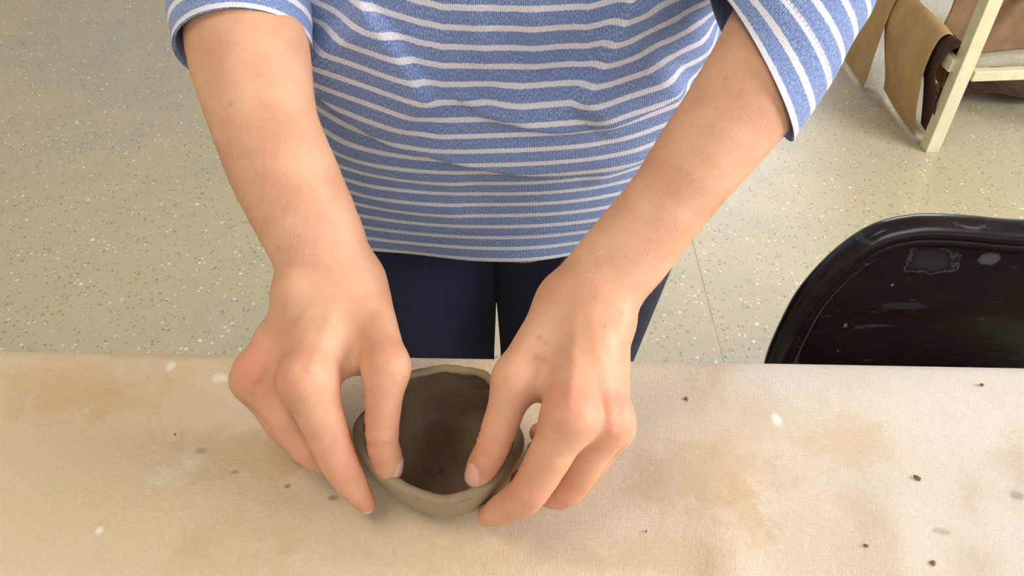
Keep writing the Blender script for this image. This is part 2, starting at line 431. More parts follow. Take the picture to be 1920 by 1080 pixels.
Y = yy - 0.80 + EDGE + 0.002 + 0.0016 * smooth_noise(X * 9, 0 * X, 0 * X, 4) * (SS > 0.6)
hgt = 0.0011 * (smooth_noise(X * 22, Y * 9, 0, 11) + 0.6 * smooth_noise(X * 45, Y * 30, 0, 12))
xr = X - 0.155 - 0.10 * (Y - 0.15)
hgt += 0.0040 * np.exp(-(xr / 0.016) ** 2) * np.exp(-((Y - 0.17) / 0.10) ** 2)      # soft ridge to the right of the hands
hgt += 0.0026 * np.exp(-((X - 0.245 - 0.25 * (Y - .2)) / 0.02) ** 2) * np.exp(-((Y - 0.18) / 0.09) ** 2)
near_pot = np.exp(-(((X + 0.04 + .05 - .05) / 0.12) ** 2 + ((Y - 0.27) / 0.10) ** 2) ** 2)
hgt = (hgt + 0.0015) * (1 - near_pot)
Zc = TAB + zz + np.where(SS < flat, np.maximum(hgt, 0.0) + 0.0002, 0.0002)
Vc = np.stack([X, Y, Zc], -1).reshape(-1, 3)
ii = (np.arange(nx - 1)[:, None] * ny + np.arange(ny - 1)[None]).ravel()
Fc = np.stack([ii, ii + ny, ii + ny + 1, ii + 1], 1)
cl = mesh_obj('canvas_cloth', Vc, Fc, mat_canvas(spots)); cl.location = (-0.05, 0, 0); cl.rotation_euler = (0, 0, RZ)
tag(cl, 'beige canvas cloth with clay stains spread over the table', 'cloth')
md = cl.modifiers.new('solid', 'SOLIDIFY'); md.thickness = 0.0012; md.offset = -1

# ================================================================= POT
clay = mat_clay()
rimpx = [  # outer rim, clockwise from the far side (pixel, height)
    (820, 680, .049), (885, 683, .049), (926, 702, .047), (950, 742, .046), (971, 785, .045), (984, 822, .0435), (966, 868, .041),
    (938, 900, .038), (900, 925, .0355), (862, 939, .034), (822, 944, .0325), (776, 930, .0335), (742, 913, .035), (712, 892, .037), (684, 866, .0395),
    (667, 830, .041), (664, 797, .042), (684, 765, .044), (712, 730, .046), (755, 697, .048)]
rim = np.array([Z(*p) for p in rimpx]); rim = catmull(rim, 10, True)
pc = np.array([rim[:, 0].mean(), rim[:, 1].mean()])
nr = len(rim); rs_ = np.random.RandomState(5)
ang = np.arctan2(rim[:, 1] - pc[1], rim[:, 0] - pc[0])
rim2 = rim.copy(); rim2[:, 2] += 0.0011 * smooth_noise(rim[:, 0] * 230, rim[:, 1] * 230, 0, 3, 2)
prof = []   # (fraction of rim radius at outer, height fraction, inward offset)
def ringpt(f, zf, inward=0.0):
    d = rim2[:, :2] - pc; r = np.linalg.norm(d, axis=1)[:, None]; u = d / r
    rr = r * f - inward
    z = TAB + 0.0016 + (rim2[:, 2] - TAB - 0.0016) * zf
    return np.concatenate([pc + u * rr, z[:, None]], 1)
th = 0.0056 + 0.0008 * smooth_noise(np.cos(ang) * 3, np.sin(ang) * 3, 0, 9)[:, None]
rings = [ringpt(0.02, 0.0), ringpt(0.4, 0.0), ringpt(0.60, 0.0), ringpt(0.69, 0.03), ringpt(0.77, 0.12), ringpt(0.835, 0.25), ringpt(0.90, 0.45), ringpt(0.95, 0.65), ringpt(0.98, 0.8), ringpt(1.0, 0.92)]
for t in np.linspace(0, 1, 7):
    a = math.pi * t; q = ringpt(1.0, 0.94, 0); d = rim2[:, :2] - pc; u = d / np.linalg.norm(d, axis=1)[:, None]
    q[:, :2] -= u * th * (0.5 - 0.5 * math.cos(a)); q[:, 2] += 0.0026 * math.sin(a); rings.append(q)
for f, zf in ((1.0, 0.86), (0.985, 0.7), (0.95, 0.5), (0.90, 0.34), (0.82, 0.24), (0.68, 0.19), (0.45, 0.165), (0.25, 0.16), (0.02, 0.16)):
    q = ringpt(f, zf); d = rim2[:, :2] - pc; u = d / np.linalg.norm(d, axis=1)[:, None]; q[:, :2] -= u * th * min(1, f * 1.1); rings.append(q)
RG = catmull(np.array(rings).reshape(len(rings), -1), 5).reshape(-1, nr, 3)
nR = len(RG); Vp = RG.reshape(-1, 3)
nzv = smooth_noise(Vp[:, 0] * 130, Vp[:, 1] * 130, Vp[:, 2] * 130, 21, 3)
dirv = Vp - np.array([pc[0], pc[1], TAB + 0.03]); dirv /= np.linalg.norm(dirv, axis=1)[:, None]
lump = smooth_noise(Vp[:, 0] * 420, Vp[:, 1] * 420, Vp[:, 2] * 420, 22, 2)
topw = np.clip((Vp[:, 2] - TAB - 0.026) / 0.012, 0, 1)
Vp = Vp + dirv * (0.0007 * nzv + 0.0008 * lump * topw)[:, None]
Vp[:, 2] = np.maximum(Vp[:, 2], TAB + 0.0014)
Fp = []
for i in range(nR - 1):
    a = i * nr + np.arange(nr); b = i * nr + (np.arange(nr) + 1) % nr
    Fp.append(np.stack([a, b, b + nr, a + nr], 1))
Fp = np.concatenate(Fp)
cen = len(Vp); Vp = np.vstack([Vp, [[pc[0], pc[1], TAB + 0.0014], [pc[0], pc[1], RG[-1][:, 2].mean()]]])
faces = Fp.tolist() + [[cen, (k + 1) % nr, k] for k in range(nr)] + [[cen + 1, (nR - 1) * nr + k, (nR - 1) * nr + (k + 1) % nr] for k in range(nr)]
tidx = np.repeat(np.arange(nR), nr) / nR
outer_litv = np.concatenate([np.where(tidx < 0.52, 1.0, 0) * np.clip(1.1 - tidx * 0.2, 0, 1), [0, 0]])  # painted light: outer wall pale, inside left dark as if shaded
outer_litv[:-2] = np.where((tidx > 0.36) & (tidx < 0.62), 0.75, outer_litv[:-2])
pot = mesh_obj('clay_pot', Vp, faces, clay, attrs={'outer_lit': outer_litv})
tag(pot, 'hand-pinched brown clay bowl with an uneven rim, held between both hands', 'bowl')

# crumbs of dried clay on the canvas
cr_m = mat_simple('dried_clay', '#6e5a38', '#857048', 300, 0.9, 0.3)
for i, (px, py, sz, lab) in enumerate(((1720, 897, .0030, 'dark clay crumb on the canvas, the middle one of the column at the right'), (1750, 1056, .0030, 'clay crumb on the canvas nearest the bottom right corner'),
                       (1622, 1023, .0024, 'pointed clay crumb on the canvas, left of the other crumbs at the bottom right'), (1841, 722, .0020, 'tiny clay crumb on the canvas just below the chair back'),
                       (1287, 748, .0018, 'tiny clay crumb on the canvas right of the right-hand knuckles'), (328, 814, .0011, 'tiny dark clay crumb on the canvas left of the left-hand fingers'),
                       (1212, 996, .0011, 'tiny dark clay crumb on the canvas below the right-hand fingers'))):
    rg = np.random.RandomState(40 + i); import bmesh
    bm = bmesh.new(); bmesh.ops.create_icosphere(bm, subdivisions=1, radius=1)
    for v in bm.verts:
        k = 0.75 + rg.uniform(-.35, .35)
        sz_ = sz; v.co = Vector((v.co.x * sz * k * .95, v.co.y * sz * k * 0.8, v.co.z * sz * k * 0.75))
    o = bm_obj('clay_crumb', bm, cr_m); p = Z(px, py, 0.0022); o.location = p; o.rotation_euler = (0, 0, rg.uniform(0, 3))
    tag(o, lab, 'clay crumb', 'clay crumbs on the canvas')

# ================================================================= PERSON
skin, knit, jersey = mat_skin(), mat_shirt(), mat_trousers()
person = empty('person', (-0.018, 0.6, 0))
tag(person, 'person in blue and white striped shirt and navy trousers, pinching a clay bowl', 'person')
CX = -0.018

def arm_spec(side):
    A = {}
    if side == 'L':     # the arm at the left of the photograph
        A['arm'] = [((452, -20, .205), .028, .004), ((464, 80, .192), .0315, .004), ((496, 230, .166), .0265, .004), ((540, 340, .142), .0255, .005),
                    ((588, 440, .119), .0215, .0075), ((607, 497, .106), .0185, .0095), ((606, 545, .099), .0165, .0125)]
        A['meta'] = [((640, 545, .098), (575, 712, .085), .0125, .0122), ((608, 545, .098), (484, 702, .073), .0125, .0118),
                     ((585, 545, .092), (474, 712, .054), .0120, .0105), ((568, 545, .082), (492, 718, .034), .0115, .0095)]
        A['palm'] = [((625, 560, .082), (560, 700, .060), .0150, .0130), ((600, 560, .078), (520, 705, .045), .0140, .0120)]
        A['thumbmeta'] = [((678, 525, .094), (724, 688, .085), .0130, .0112)]
        A['web'] = [((665, 590, .090), (655, 668, .080), .0115, .0085), ((690, 620, .080), (612, 690, .080), .010, .010), ((566, 696, .078), (496, 690, .069), .0105, .0100), ((585, 640, .090), (520, 640, .080), .011, .011), ((650, 600, .075), (705, 680, .074), .013, .0085)]
        A['fingers'] = [
            ([(575, 712, .085), (634, 862, .047), (663, 912, .029), (686, 944, .013)], [.0136, .0100, .0080, .0056]),
            ([(484, 702, .073), (574, 838, .035), (624, 862, .016), (664, 862, .010)], [.0112, .0092, .0078, .0066]),
            ([(474, 712, .054), (540, 812, .024), (590, 838, .0105), (630, 842, .0095)], [.0104, .0088, .0074, .0064]),
            ([(492, 718, .034), (545, 790, .014), (590, 805, .0085), (620, 808, .0085)], [.0092, .0078, .0068, .0060])]
        A['thumb'] = ([(724, 688, .085), (716, 812, .058), (727, 862, .041), (732, 880, .035)], [.0108, .0088, .0084, .0066])
    else:
        A['arm'] = [((1484, 20, .208), .027, .004), ((1418, 155, .185), .0270, .004), ((1314, 296, .156), .0230, .004), ((1250, 382, .137), .0200, .005),
                    ((1180, 470, .120), .0185, .007), ((1125, 535, .108), .0165, .0085), ((1105, 575, .101), .0150, .0120)]
        A['meta'] = [((1082, 575, .100), (1068, 782, .085), .0120, .0118), ((1108, 580, .100), (1140, 788, .075), .0120, .0116),
                     ((1130, 590, .092), (1148, 800, .055), .0115, .0102), ((1140, 600, .082), (1138, 800, .036), .0110, .0092)]
        A['palm'] = [((1095, 590, .084), (1085, 770, .062), .0145, .0130), ((1115, 600, .078), (1115, 780, .045), .0135, .0120)]
        A['thumbmeta'] = [((1052, 568, .097), (968, 708, .085), .0122, .0110)]
        A['web'] = [((1050, 630, .090), (1020, 705, .082), .0115, .0088), ((1000, 680, .080), (1050, 730, .080), .010, .010), ((1040, 650, .075), (985, 710, .076), .012, .0085)]
        A['fingers'] = [
            ([(1068, 782, .085), (996, 915, .051), (950, 950, .029), (916, 966, .015)], [.0124, .0100, .0086, .0064]),
            ([(1140, 788, .075), (1064, 915, .037), (1015, 918, .018), (978, 900, .012)], [.0112, .0092, .0078, .0066]),
            ([(1148, 800, .055), (1095, 885, .026), (1050, 880, .014), (1008, 845, .014)], [.0104, .0088, .0076, .0066]),
            ([(1138, 800, .036), (1085, 850, .014), (1045, 835, .011), (1012, 812, .016)], [.0092, .0078, .0070, .0064])]
        A['thumb'] = ([(968, 708, .085), (926, 832, .060), (905, 872, .045), (893, 892, .037)], [.0106, .0090, .0084, .0066])
    return A

def build_arm(side):
    A = arm_spec(side); W = lambda p: Z(*p)
    armp = [(W(p), r, o) for p, r, o in A['arm']]
    # two bones side by side, spread across the width of the arm
    def bones():
        out = []
        for s in (-1, 1):
            pts, rs = [], []
            for i, (c, r, o) in enumerate(armp):
                t = nrm(armp[min(i + 1, len(armp) - 1)][0] - armp[max(i - 1, 0)][0])
                view = nrm(c - CAM); side_ = nrm(np.cross(t, view))
                pts.append(c + side_ * o * s); rs.append(r)
            out.append((pts, [q_ - .0022 for q_ in rs]))
        return out
    BN = bones()
    meta = [(W(a), W(b), ra, rb) for a, b, ra, rb in A['meta']]; palm = [(W(a), W(b), ra, rb) for a, b, ra, rb in A['palm']]
    tm = [(W(a), W(b), ra, rb) for a, b, ra, rb in A['thumbmeta']]; web = [(W(a), W(b), ra, rb) for a, b, ra, rb in A['web']]
    F_ = [([W(p) for p in pts], rs) for pts, rs in A['fingers']]; TH = ([W(p) for p in A['thumb'][0]], A['thumb'][1])
    def fn(P):
        D = None
        for pts, rs in BN:
            d = chain(P, pts, rs, 3); D = d if D is None else smin(D, d, 0.012)
        pl = None
        for a, b, ra, rb in meta + palm:
            d = cap(P, a, b, ra, rb); pl = d if pl is None else smin(pl, d, 0.013)
        D = smin(D, pl, 0.014)
        for a, b, ra, rb in tm: D = smin(D, cap(P, a, b, ra, rb), 0.012)
        for a, b, ra, rb in web: D = smin(D, cap(P, a, b, ra, rb), 0.008)
        # knuckle swellings
        for i, (pts, rs) in enumerate(F_[:3]):
            D = smin(D, sph(P, pts[0] + np.array([0, 0, .0012]), rs[0] * 0.88), 0.006)
        out = D
        for pts, rs in F_ + [TH]:
            f = chain(P, pts, rs, 4)
            f = smin(f, sph(P, pts[1] + np.array([0, -.0006, .0006]), rs[1] * 0.93), 0.002)
            base = smin(D, f, 0.009)
            out = smin(out, base, 0.0006)
        return out
    allp = np.array([p for p, _, _ in armp] + [p for pts, _ in F_ + [TH] for p in pts])
    V, F = sdf_mesh(fn, allp.min(0) - 0.05, allp.max(0) + 0.05, 0.0013)
    V[:, 2] = np.maximum(V[:, 2], TAB + 0.0022)
    N = normals(V, F); red = np.zeros(len(V)); nail = np.zeros(len(V)); mark = np.zeros(len(V)); disp = np.zeros(len(V)); tan = np.zeros(len(V))
    g = lambda c, r: np.exp(-((V - c) ** 2).sum(1) / r ** 2)
    for i, (pts, rs) in enumerate(F_):
        red += (0.75 if i < 2 else 0.5) * g(pts[0] + np.array([0, 0, .008]), 0.011) + 0.4 * g(pts[1], 0.012) + 0.35 * g(pts[3], 0.014)
        if i == 1: red += 0.3 * g(pts[0], 0.02)
    red += 0.35 * g(TH[0][1], 0.014) + 0.3 * g(TH[0][0], 0.012)
    tips = np.array([p for pts, _ in F_ for p in pts[1:]]).mean(0); red += 0.35 * g(tips, 0.035)
    # creases across the back of joints
    def crease(c, axis, offs, w=0.0011, depth=0.0005, reach=0.013):
        axis = nrm(axis); v = V - c; s = v @ axis; rad = np.linalg.norm(v - s[:, None] * axis, axis=1)
        m = (rad < reach)
        for k, o in enumerate(offs):
            wob = 0.0005 * np.sin(v[:, 0] * 700 + k) + 0.0005 * np.sin(v[:, 1] * 900 + 2 * k)
            disp[m] -= depth * np.exp(-((s - o + wob)[m] / w) ** 2)
    for pts, rs in F_[:3]:
        crease(pts[1], pts[2] - pts[0], (-.0035, -.0008, .002), depth=.00022)
        crease(pts[2], pts[3] - pts[1], (-.001, .001), depth=.00016)
    crease(TH[0][1], TH[0][2] - TH[0][0], (-.004, -.001, .0025, .005), depth=.0004)
    # tendons running to the knuckles
    for a, b, ra, rb in meta[:3]:
        ab = b - a; t = ((V - a) @ ab) / (ab @ ab); q = V - a - np.clip(t, 0, 1)[:, None] * ab; dorsal = (N @ nrm(-ray(600, 600)) > 0.3)
        side_ = nrm(np.cross(ab, nrm(a - CAM))); s = q @ side_
        disp += np.where(dorsal, 0.0007 * np.exp(-(s / 0.0028) ** 2) * np.clip(t * 2, 0, 1) * (t < 1.05), 0)
    # nails
    def nail_at(c, nd, ld, hw, hl):
        nd = nrm(nd); ld = nrm(ld - nd * (ld @ nd)); wd_ = np.cross(nd, ld); v = V - c
        a = (v @ wd_) / hw; b = (v @ ld) / hl; face = N @ nd
        e = (np.abs(a) ** 2.6 + np.abs(b) ** 2.6) ** (1 / 2.6)
        ok = (face > 0.25) & (np.linalg.norm(v, axis=1) < 0.016)
        nail[:] = np.maximum(nail, np.where(ok, np.clip((1.0 - e) * 6, 0, 1), 0))
        disp[:] += np.where(ok, -0.0006 * np.exp(-((e - 1.02) / 0.13) ** 2) + 0.0002 * (e < 0.95), 0)
    imx, imy = RT, -UP          # picture right, picture down
    tv = -nrm(ray(900, 850))    # towards the viewer
    tp = TH[0][3]; td = TH[0][3] - TH[0][1]
    if side == 'L':
        nail_at(tp + imx * .0035 + tv * .001, imx * 1.0 + tv * 0.25 - imy * .1, td, .0058, .0072)
        ip = F_[0][0][3]; nail_at(ip + imy * .004, -imx * .1 + imy * .9 + tv * .35, F_[0][0][3] - F_[0][0][2], .0042, .0048)
        marks = [(322 / 3.176 + 420, 271 / 3.176 + 380, .10, .0012), (300 / 2.25 + 300, 438 / 2.25, .165, .0011), (583 / 2.25 + 300, 620 / 2.25, .15, .0008)]
        wl = nrm(np.array(W((540, 340, .14))) - W((607, 497, .106)))
        ta, tb, tr = W((470, 230, .17)), W((560, 560, .115)), 0.030
    else:
        nail_at(tp - imx * .001 + tv * .0045 , -imx * .55 + tv * 0.85 - imy * .0, td, .0056, .0078)
        marks = [(1005, 671, .10, .0020), (1021, 675, .098, .0016), (1012, 634, .10, .0014), (1022, 642, .10, .0012), (1167, 587, .10, .0012),
                 (1360, 145, .19, .0013), (1341, 202, .18, .0010), (1112, 560, .105, .0009), (1135, 612, .10, .0010)]
        ta, tb, tr = W((1290, 200, .19)), W((1130, 470, .12)), 0.022
    for (mx, my, mh, mr_) in marks:
        # nearest skin vertex seen at that pixel
        px, py = proj(V); dd = (V - CAM) @ FW; d2 = (px - mx) ** 2 + (py - my) ** 2 + (dd * 60) ** 2 * 4
        j = np.argmin(np.where(N @ tv > 0.1, d2, 1e9)); mark = np.maximum(mark, 0.42 * np.exp(-(((V - V[j]) ** 2).sum(1) / (mr_ * 1.1) ** 2)))
    ab = tb - ta; t = np.clip(((V - ta) @ ab) / (ab @ ab), 0, 1); tan = np.exp(-(np.linalg.norm(V - ta - t[:, None] * ab, axis=1) / tr) ** 2)
    # veins and small unevenness
    disp += 0.00022 * smooth_noise(V[:, 0] * 240, V[:, 1] * 240, V[:, 2] * 240, 31, 2)
    V = V + N * disp[:, None]
    return V, F, dict(red=np.clip(red, 0, 1), nail=nail, mark=mark, tan=tan * 0.0), A

armL = build_arm('L'); armR = build_arm('R')

# fine pale hair on the forearms
def arm_hair(armd, seed, count):
    V, F = armd[0], armd[1]; N_ = normals(V, F); rg = np.random.RandomState(seed); A = [Z(*a[0]) for a in armd[3]['arm']]
    e, w = A[0], A[5]; ax = nrm(w - e); t = ((V - e) @ ax) / np.linalg.norm(w - e)
    ok = np.where((t > .22) & (t < 1.02) & (N_ @ nrm(CAM - e) > -.1))[0]; pick = rg.choice(ok, count); HV, HF = [], []
    for j in pick:
        p, n = V[j], N_[j]; sd = np.cross(ax, n); d = nrm(ax * .8 + sd * rg.normal(.35, .35) + n * .12); L = rg.uniform(.0025, .0058); b = nrm(np.cross(d, n)) * .000032
        k = len(HV); q = nrm(np.cross(d, b)) * .000032
        for f, lift in ((0, 0), (.5, .12), (1, .10)):
            c = p + d * L * f + n * L * lift; s_ = 1 - .8 * f; HV += [c - b * s_, c + b * s_, c + q * s_]
        for r_ in (0, 3):
            for m1, m2 in ((0, 1), (1, 2), (2, 0)): HF.append([k + r_ + m1, k + r_ + m2, k + r_ + 3 + m2, k + r_ + 3 + m1])
    return np.array(HV), HF
# trunk, neck, head, upper arms and legs: the rest of the same body mesh
elL, elR = Z(450, -40, .212), Z(1492, -10, .216)
shL, shR = np.array([CX - .150, .565, 1.165]), np.array([CX + .150, .565, 1.165])
def body_fn(P):
    c = np.array([CX, 0, 0])
    d = ell(P, (CX, .570, 1.00), (.135, .085, .20))
    d = smin(d, ell(P, (CX, .61, .78), (.155, .095, .11)), .05)
    d = smin(d, cap(P, shL + [.02, 0, -.02], shR + [-.02, 0, -.02], .030, .030), .04)
    d = smin(d, cap(P, (CX, .575, 1.17), (CX, .545, 1.27), .046, .043), .03)
    d = smin(d, ell(P, (CX, .525, 1.365), (.068, .088, .095)), .015)               # skull
    d = smin(d, ell(P, (CX, .478, 1.320), (.045, .045, .055)), .02)                # jaw
    d = smin(d, cap(P, (CX, .440, 1.352), (CX, .424, 1.328), .007, .011), .010)    # nose
    d = smin(d, cap(P, (CX - .016, .436, 1.302), (CX + .016, .436, 1.302), .006, .006), .006)  # lips
    for s in (-1, 1):
        d = smin(d, ell(P, (CX + s * .070, .53, 1.345), (.008, .018, .028)), .006)   # ears
        d = -smin(-d, sph(P, (CX + s * .029, .436, 1.357), .012), .010)
        d = smin(d, sph(P, (CX + s * .029, .447, 1.356), .012), .002)                # eyes
    d = smin(d, cap(P, shL + [.01, 0, -.02], elL, .030, .021), .03); d = smin(d, cap(P, shR + [-.01, 0, -.02], elR, .030, .021), .03)
    for s in (-1, 1):
        d = smin(d, cap(P, (CX + s * .085, .615, .74), (CX + s * .078, .60, .43), .085, .052), .03)
        d = smin(d, cap(P, (CX + s * .078, .60, .43), (CX + s * .075, .63, .09), .050, .033), .02)
        d = smin(d, cap(P, (CX + s * .075, .635, .06), (CX + s * .085, .50, .035), .032, .022), .02)
    return d
Vb, Fb = sdf_mesh(body_fn, (CX - .30, .36, -.02), (CX + .30, .78, 1.50), 0.007)
zero = np.zeros(len(Vb))
Va = np.vstack([armL[0], armR[0], Vb]); off1 = len(armL[0]); off2 = off1 + len(armR[0])
Fa = np.vstack([armL[1], armR[1] + off1, Fb + off2])
at = {k: np.concatenate([armL[2][k], armR[2][k], zero]) for k in ('red', 'nail', 'mark', 'tan')}
P0 = np.array([-0.018, 0.6, 0])
gz = lambda c, r: np.exp(-((Vb - np.array(c)) ** 2).sum(1) / r ** 2)
at['red'][off2:] = 0.9 * np.clip(gz((CX - .010, .430, 1.302), .010) + gz((CX + .010, .430, 1.302), .010), 0, 1)
at['mark'][off2:] = np.clip(sum(gz((CX + s_ * .029, .433, 1.356), .006) + .6 * gz((CX + s_ * (.029 + d_), .436, 1.374), .005) for s_ in (-1, 1) for d_ in (-.012, 0, .012)), 0, 1)
body = mesh_obj('body', Va - P0, Fa, skin, person, attrs=at)

hm = mat_simple('pale_hair', '#e6cfa6', '#f2e2c4', 50, 0.4, 0.0)
for armd, seed, cnt in ((armL, 1, 700), (armR, 2, 1100)):
    hv, hf = arm_hair(armd, seed, cnt); tag(mesh_obj('arm_hair', hv - P0, hf, hm, person, smooth=False), kind='stuff')
# hair: a cap with a low bun, above the frame
def hair_fn(P):
    d = ell(P, (CX, .545, 1.385), (.080, .095, .098))
    cut = ell(P, (CX, .430, 1.33), (.062, .060, .085)); d = -smin(-d, cut, .01)
    d = smin(d, cap(P, (CX, .60, 1.36), (CX, .64, 1.32), .05, .035), .02)
    return d
Vh, Fh = sdf_mesh(hair_fn, (CX - .12, .40, 1.2), (CX + .12, .72, 1.52), 0.006)
mesh_obj('hair', Vh - P0, Fh, mat_simple('brown_hair', '#4a3020', '#6b4a30', 60, 0.5, 0.6, 0.003, (1, 1, 0.15)), person)

# trousers
def tr_fn(P):
    d = ell(P, (CX, .615, .78), (.172, .108, .12))
    for s in (-1, 1):
        o = 0.0 if s > 0 else -0.006
        l = cap(P, (CX + s * (.097 + o), .622, .73), (CX + s * (.0745 + o * .5), .602, .45), .099, .0680)
        l = smin(l, cap(P, (CX + s * .0745, .602, .45), (CX + s * .075, .632, .10), .0665, .045), .02)
        d = smin(d, l, .004)
    d = np.maximum(d, .09 - P[:, 2])
    return d
Vt, Ft = sdf_mesh(tr_fn, (CX - .30, .46, .05), (CX + .30, .78, .95), 0.0045)
mesh_obj('trousers', Vt - P0, Ft, jersey, person)
for s in (-1, 1):
    def sh_fn(P):
        d = cap(P, (CX + s * .075, .64, .042), (CX + s * .085, .50, .034), .040, .032)
        d = smin(d, cap(P, (CX + s * .076, .655, .05), (CX + s * .075, .64, .09), .040, .040), .02)
        return np.maximum(d, 0.002 - P[:, 2])
    Vs, Fs = sdf_mesh(sh_fn, (CX + s * .08 - .09, .42, -.01), (CX + s * .08 + .09, .73, .15), 0.004)
    mesh_obj('shoe', Vs - P0, Fs, mat_simple('dark_canvas_shoe', '#20222c', '#2c2f3c', 200, 0.8), person)

# shirt trunk
prof = np.array([  # z, front y, centre y, half width
    (.729, .502, .615, .190), (.760, .496, .612, .187), (.800, .486, .606, .180), (.850, .470, .598, .172), (.900, .456, .588, .171), (.950, .445, .578, .176),
    (1.00, .438, .570, .180), (1.05, .440, .566, .178), (1.10, .452, .566, .172), (1.15, .470, .568, .164), (1.18, .490, .570, .148), (1.205, .510, .572, .110), (1.222, .518, .572, .075), (1.232, .524, .572, .056)])
nu, nv = 560, 340
pz = catmull(prof, 12); sl = np.concatenate([[0], np.cumsum(np.hypot(np.diff(pz[:, 0]), np.diff(pz[:, 1])))])
vv = np.linspace(0, sl[-1], nv); pr_ = np.stack([np.interp(vv, sl, pz[:, k]) for k in range(4)], 1)
# denser around the front
ua = np.linspace(-1, 1, nu, endpoint=False); aa = math.pi * (0.72 * ua + 0.28 * ua ** 3) # angle from the front
A_, I_ = np.meshgrid(aa, np.arange(nv), indexing='ij')
q = pr_[I_]
ex = 2.35
sx_ = np.sign(np.sin(A_)) * np.abs(np.sin(A_)) ** (2 / ex); cy_ = np.sign(np.cos(A_)) * np.abs(np.cos(A_)) ** (2 / ex)
Xs = CX + q[..., 3] * sx_; Ys = q[..., 2] - (q[..., 2] - q[..., 1]) * cy_; Zs = q[..., 0] + 0 * Xs
hemdrop = np.exp(-vv / 0.05)[None, :] * (0.006 * np.cos(A_) + 0.002 * np.sin(A_ * 3)); Zs = Zs - hemdrop * 0.8
PS = np.stack([Xs, Ys, Zs], -1)
NX = np.stack([np.sin(A_) / q[..., 3], -np.cos(A_) / (q[..., 2] - q[..., 1]), 0 * A_], -1); NX /= np.linalg.norm(NX, axis=-1)[..., None]
ppx, ppy = proj(PS); front = np.clip(np.cos(A_) * 3, 0, 1)
def ridge(poly, wa, wb, amp, fade=60):
    """rounded fold: wide above the line, tight below it"""
    poly = np.array(poly, float); best = np.full(ppx.shape, 1e9); sg = np.zeros(ppx.shape); tt = np.zeros(ppx.shape)
    L = np.concatenate([[0], np.cumsum(np.linalg.norm(np.diff(poly, axis=0), axis=1))])
    for i in range(len(poly) - 1):
        a, b = poly[i], poly[i + 1]; ab = b - a; l2 = ab @ ab
        t = np.clip(((ppx - a[0]) * ab[0] + (ppy - a[1]) * ab[1]) / l2, 0, 1)
        dx = ppx - a[0] - t * ab[0]; dy = ppy - a[1] - t * ab[1]; d = np.hypot(dx, dy); m = d < best
        cr = (ab[0] * dy - ab[1] * dx)
        best = np.where(m, d, best); sg = np.where(m, np.sign(cr), sg); tt = np.where(m, L[i] + t * (L[i + 1] - L[i]), tt)
    w = np.where(sg < 0, wa, wb)      # sg<0: above the line for left-to-right lines
    end = np.clip(np.minimum(tt, L[-1] - tt) / fade, 0, 1)
    return amp * np.exp(-(best / w) ** 2) * (end * end * (3 - 2 * end))
dz = np.zeros(ppx.shape)
def cat2(p): return catmull(p, 6)
dz += ridge(cat2([(560, 60), (600, 130), (660, 190), (740, 243), (860, 280), (960, 300), (1060, 302), (1142, 290), (1231, 249), (1320, 170)]), 120, 9, .0165, 60)
dz += ridge(cat2([(900, 190), (960, 205), (1044, 218), (1169, 191), (1311, 102), (1360, 40)]), 60, 8, .0085, 80)
dz += ridge(cat2([(670, -30), (690, 10), (740, 70), (790, 145), (835, 200)]), 8, 60, .0075, 50)
dz += ridge(cat2([(1190, -30), (1150, 60), (1107, 138), (1060, 195)]), 60, 9, .0080, 40)
dz += ridge(cat2([(850, 165), (885, 180), (915, 200), (960, 208)]), 14, 6, .0022, 20)
dz += ridge(cat2([(1085, 345), (1150, 318), (1230, 270)]), 40, 12, .0028, 60)
dz += ridge(cat2([(640, 330), (720, 372), (820, 392), (900, 398)]), 26, 18, .0018, 60)
dz += ridge(cat2([(600, 250), (680, 300), (780, 330), (900, 345)]), 26, 14, .0020, 60)
dz += ridge(cat2([(880, -20), (900, 60), (930, 150)]), 24, 24, .0016, 60)
dz += ridge(cat2([(1010, -20), (1000, 60), (1010, 150)]), 24, 24, .0016, 60)
dz *= front
dz += 0.0022 * smooth_noise(Xs * 24, Ys * 10, Zs * 26, 71) + 0.0007 * smooth_noise(Xs * 90, Ys * 30, Zs * 110, 72)
dz += 0.003 * np.exp(-vv / 0.02)[None, :] * np.sin(A_ * 9 + 1)
PS2 = PS + NX * dz[..., None]
st = vv[None, :] + 0 * A_
arc = np.concatenate([np.zeros((nu, 1)), np.cumsum(np.linalg.norm(np.diff(PS2, axis=1), axis=2), axis=1)], 1)
st = st + 0.25 * (arc - st)
hi_ = np.clip((330 - ppy) / 170, 0, 1); hi_ = hi_ * hi_ * (3 - 2 * hi_)
lx = np.clip((830 - ppx) / 250, 0, 1.25); rx_ = np.clip((ppx - 1100) / 240, 0, 1.25)
st = st - (0.024 * lx + 0.011 * rx_) * hi_ * front          # the cloth is drawn up towards the elbows
ac = np.concatenate([[0], np.cumsum(np.hypot(np.diff(PS[:, 40, 0]), np.diff(PS[:, 40, 1])))])[:, None] + 0 * A_
i_ = np.arange(nu)[:, None]; j_ = np.arange(nv - 1)[None]; i2 = (i_ + 1) % nu
Fs_ = np.stack([i_ * nv + j_, i2 * nv + j_, i2 * nv + j_ + 1, i_ * nv + j_ + 1], -1).reshape(-1, 4)
st = st + 0.0004
shirt = mesh_obj('shirt', PS2.reshape(-1, 3) - P0, Fs_, knit, person, attrs={'stripe': st.ravel() - 0.0003, 'across': ac.ravel()})
m_ = shirt.modifiers.new('solid', 'SOLIDIFY'); m_.thickness = 0.0016; m_.offset = 0

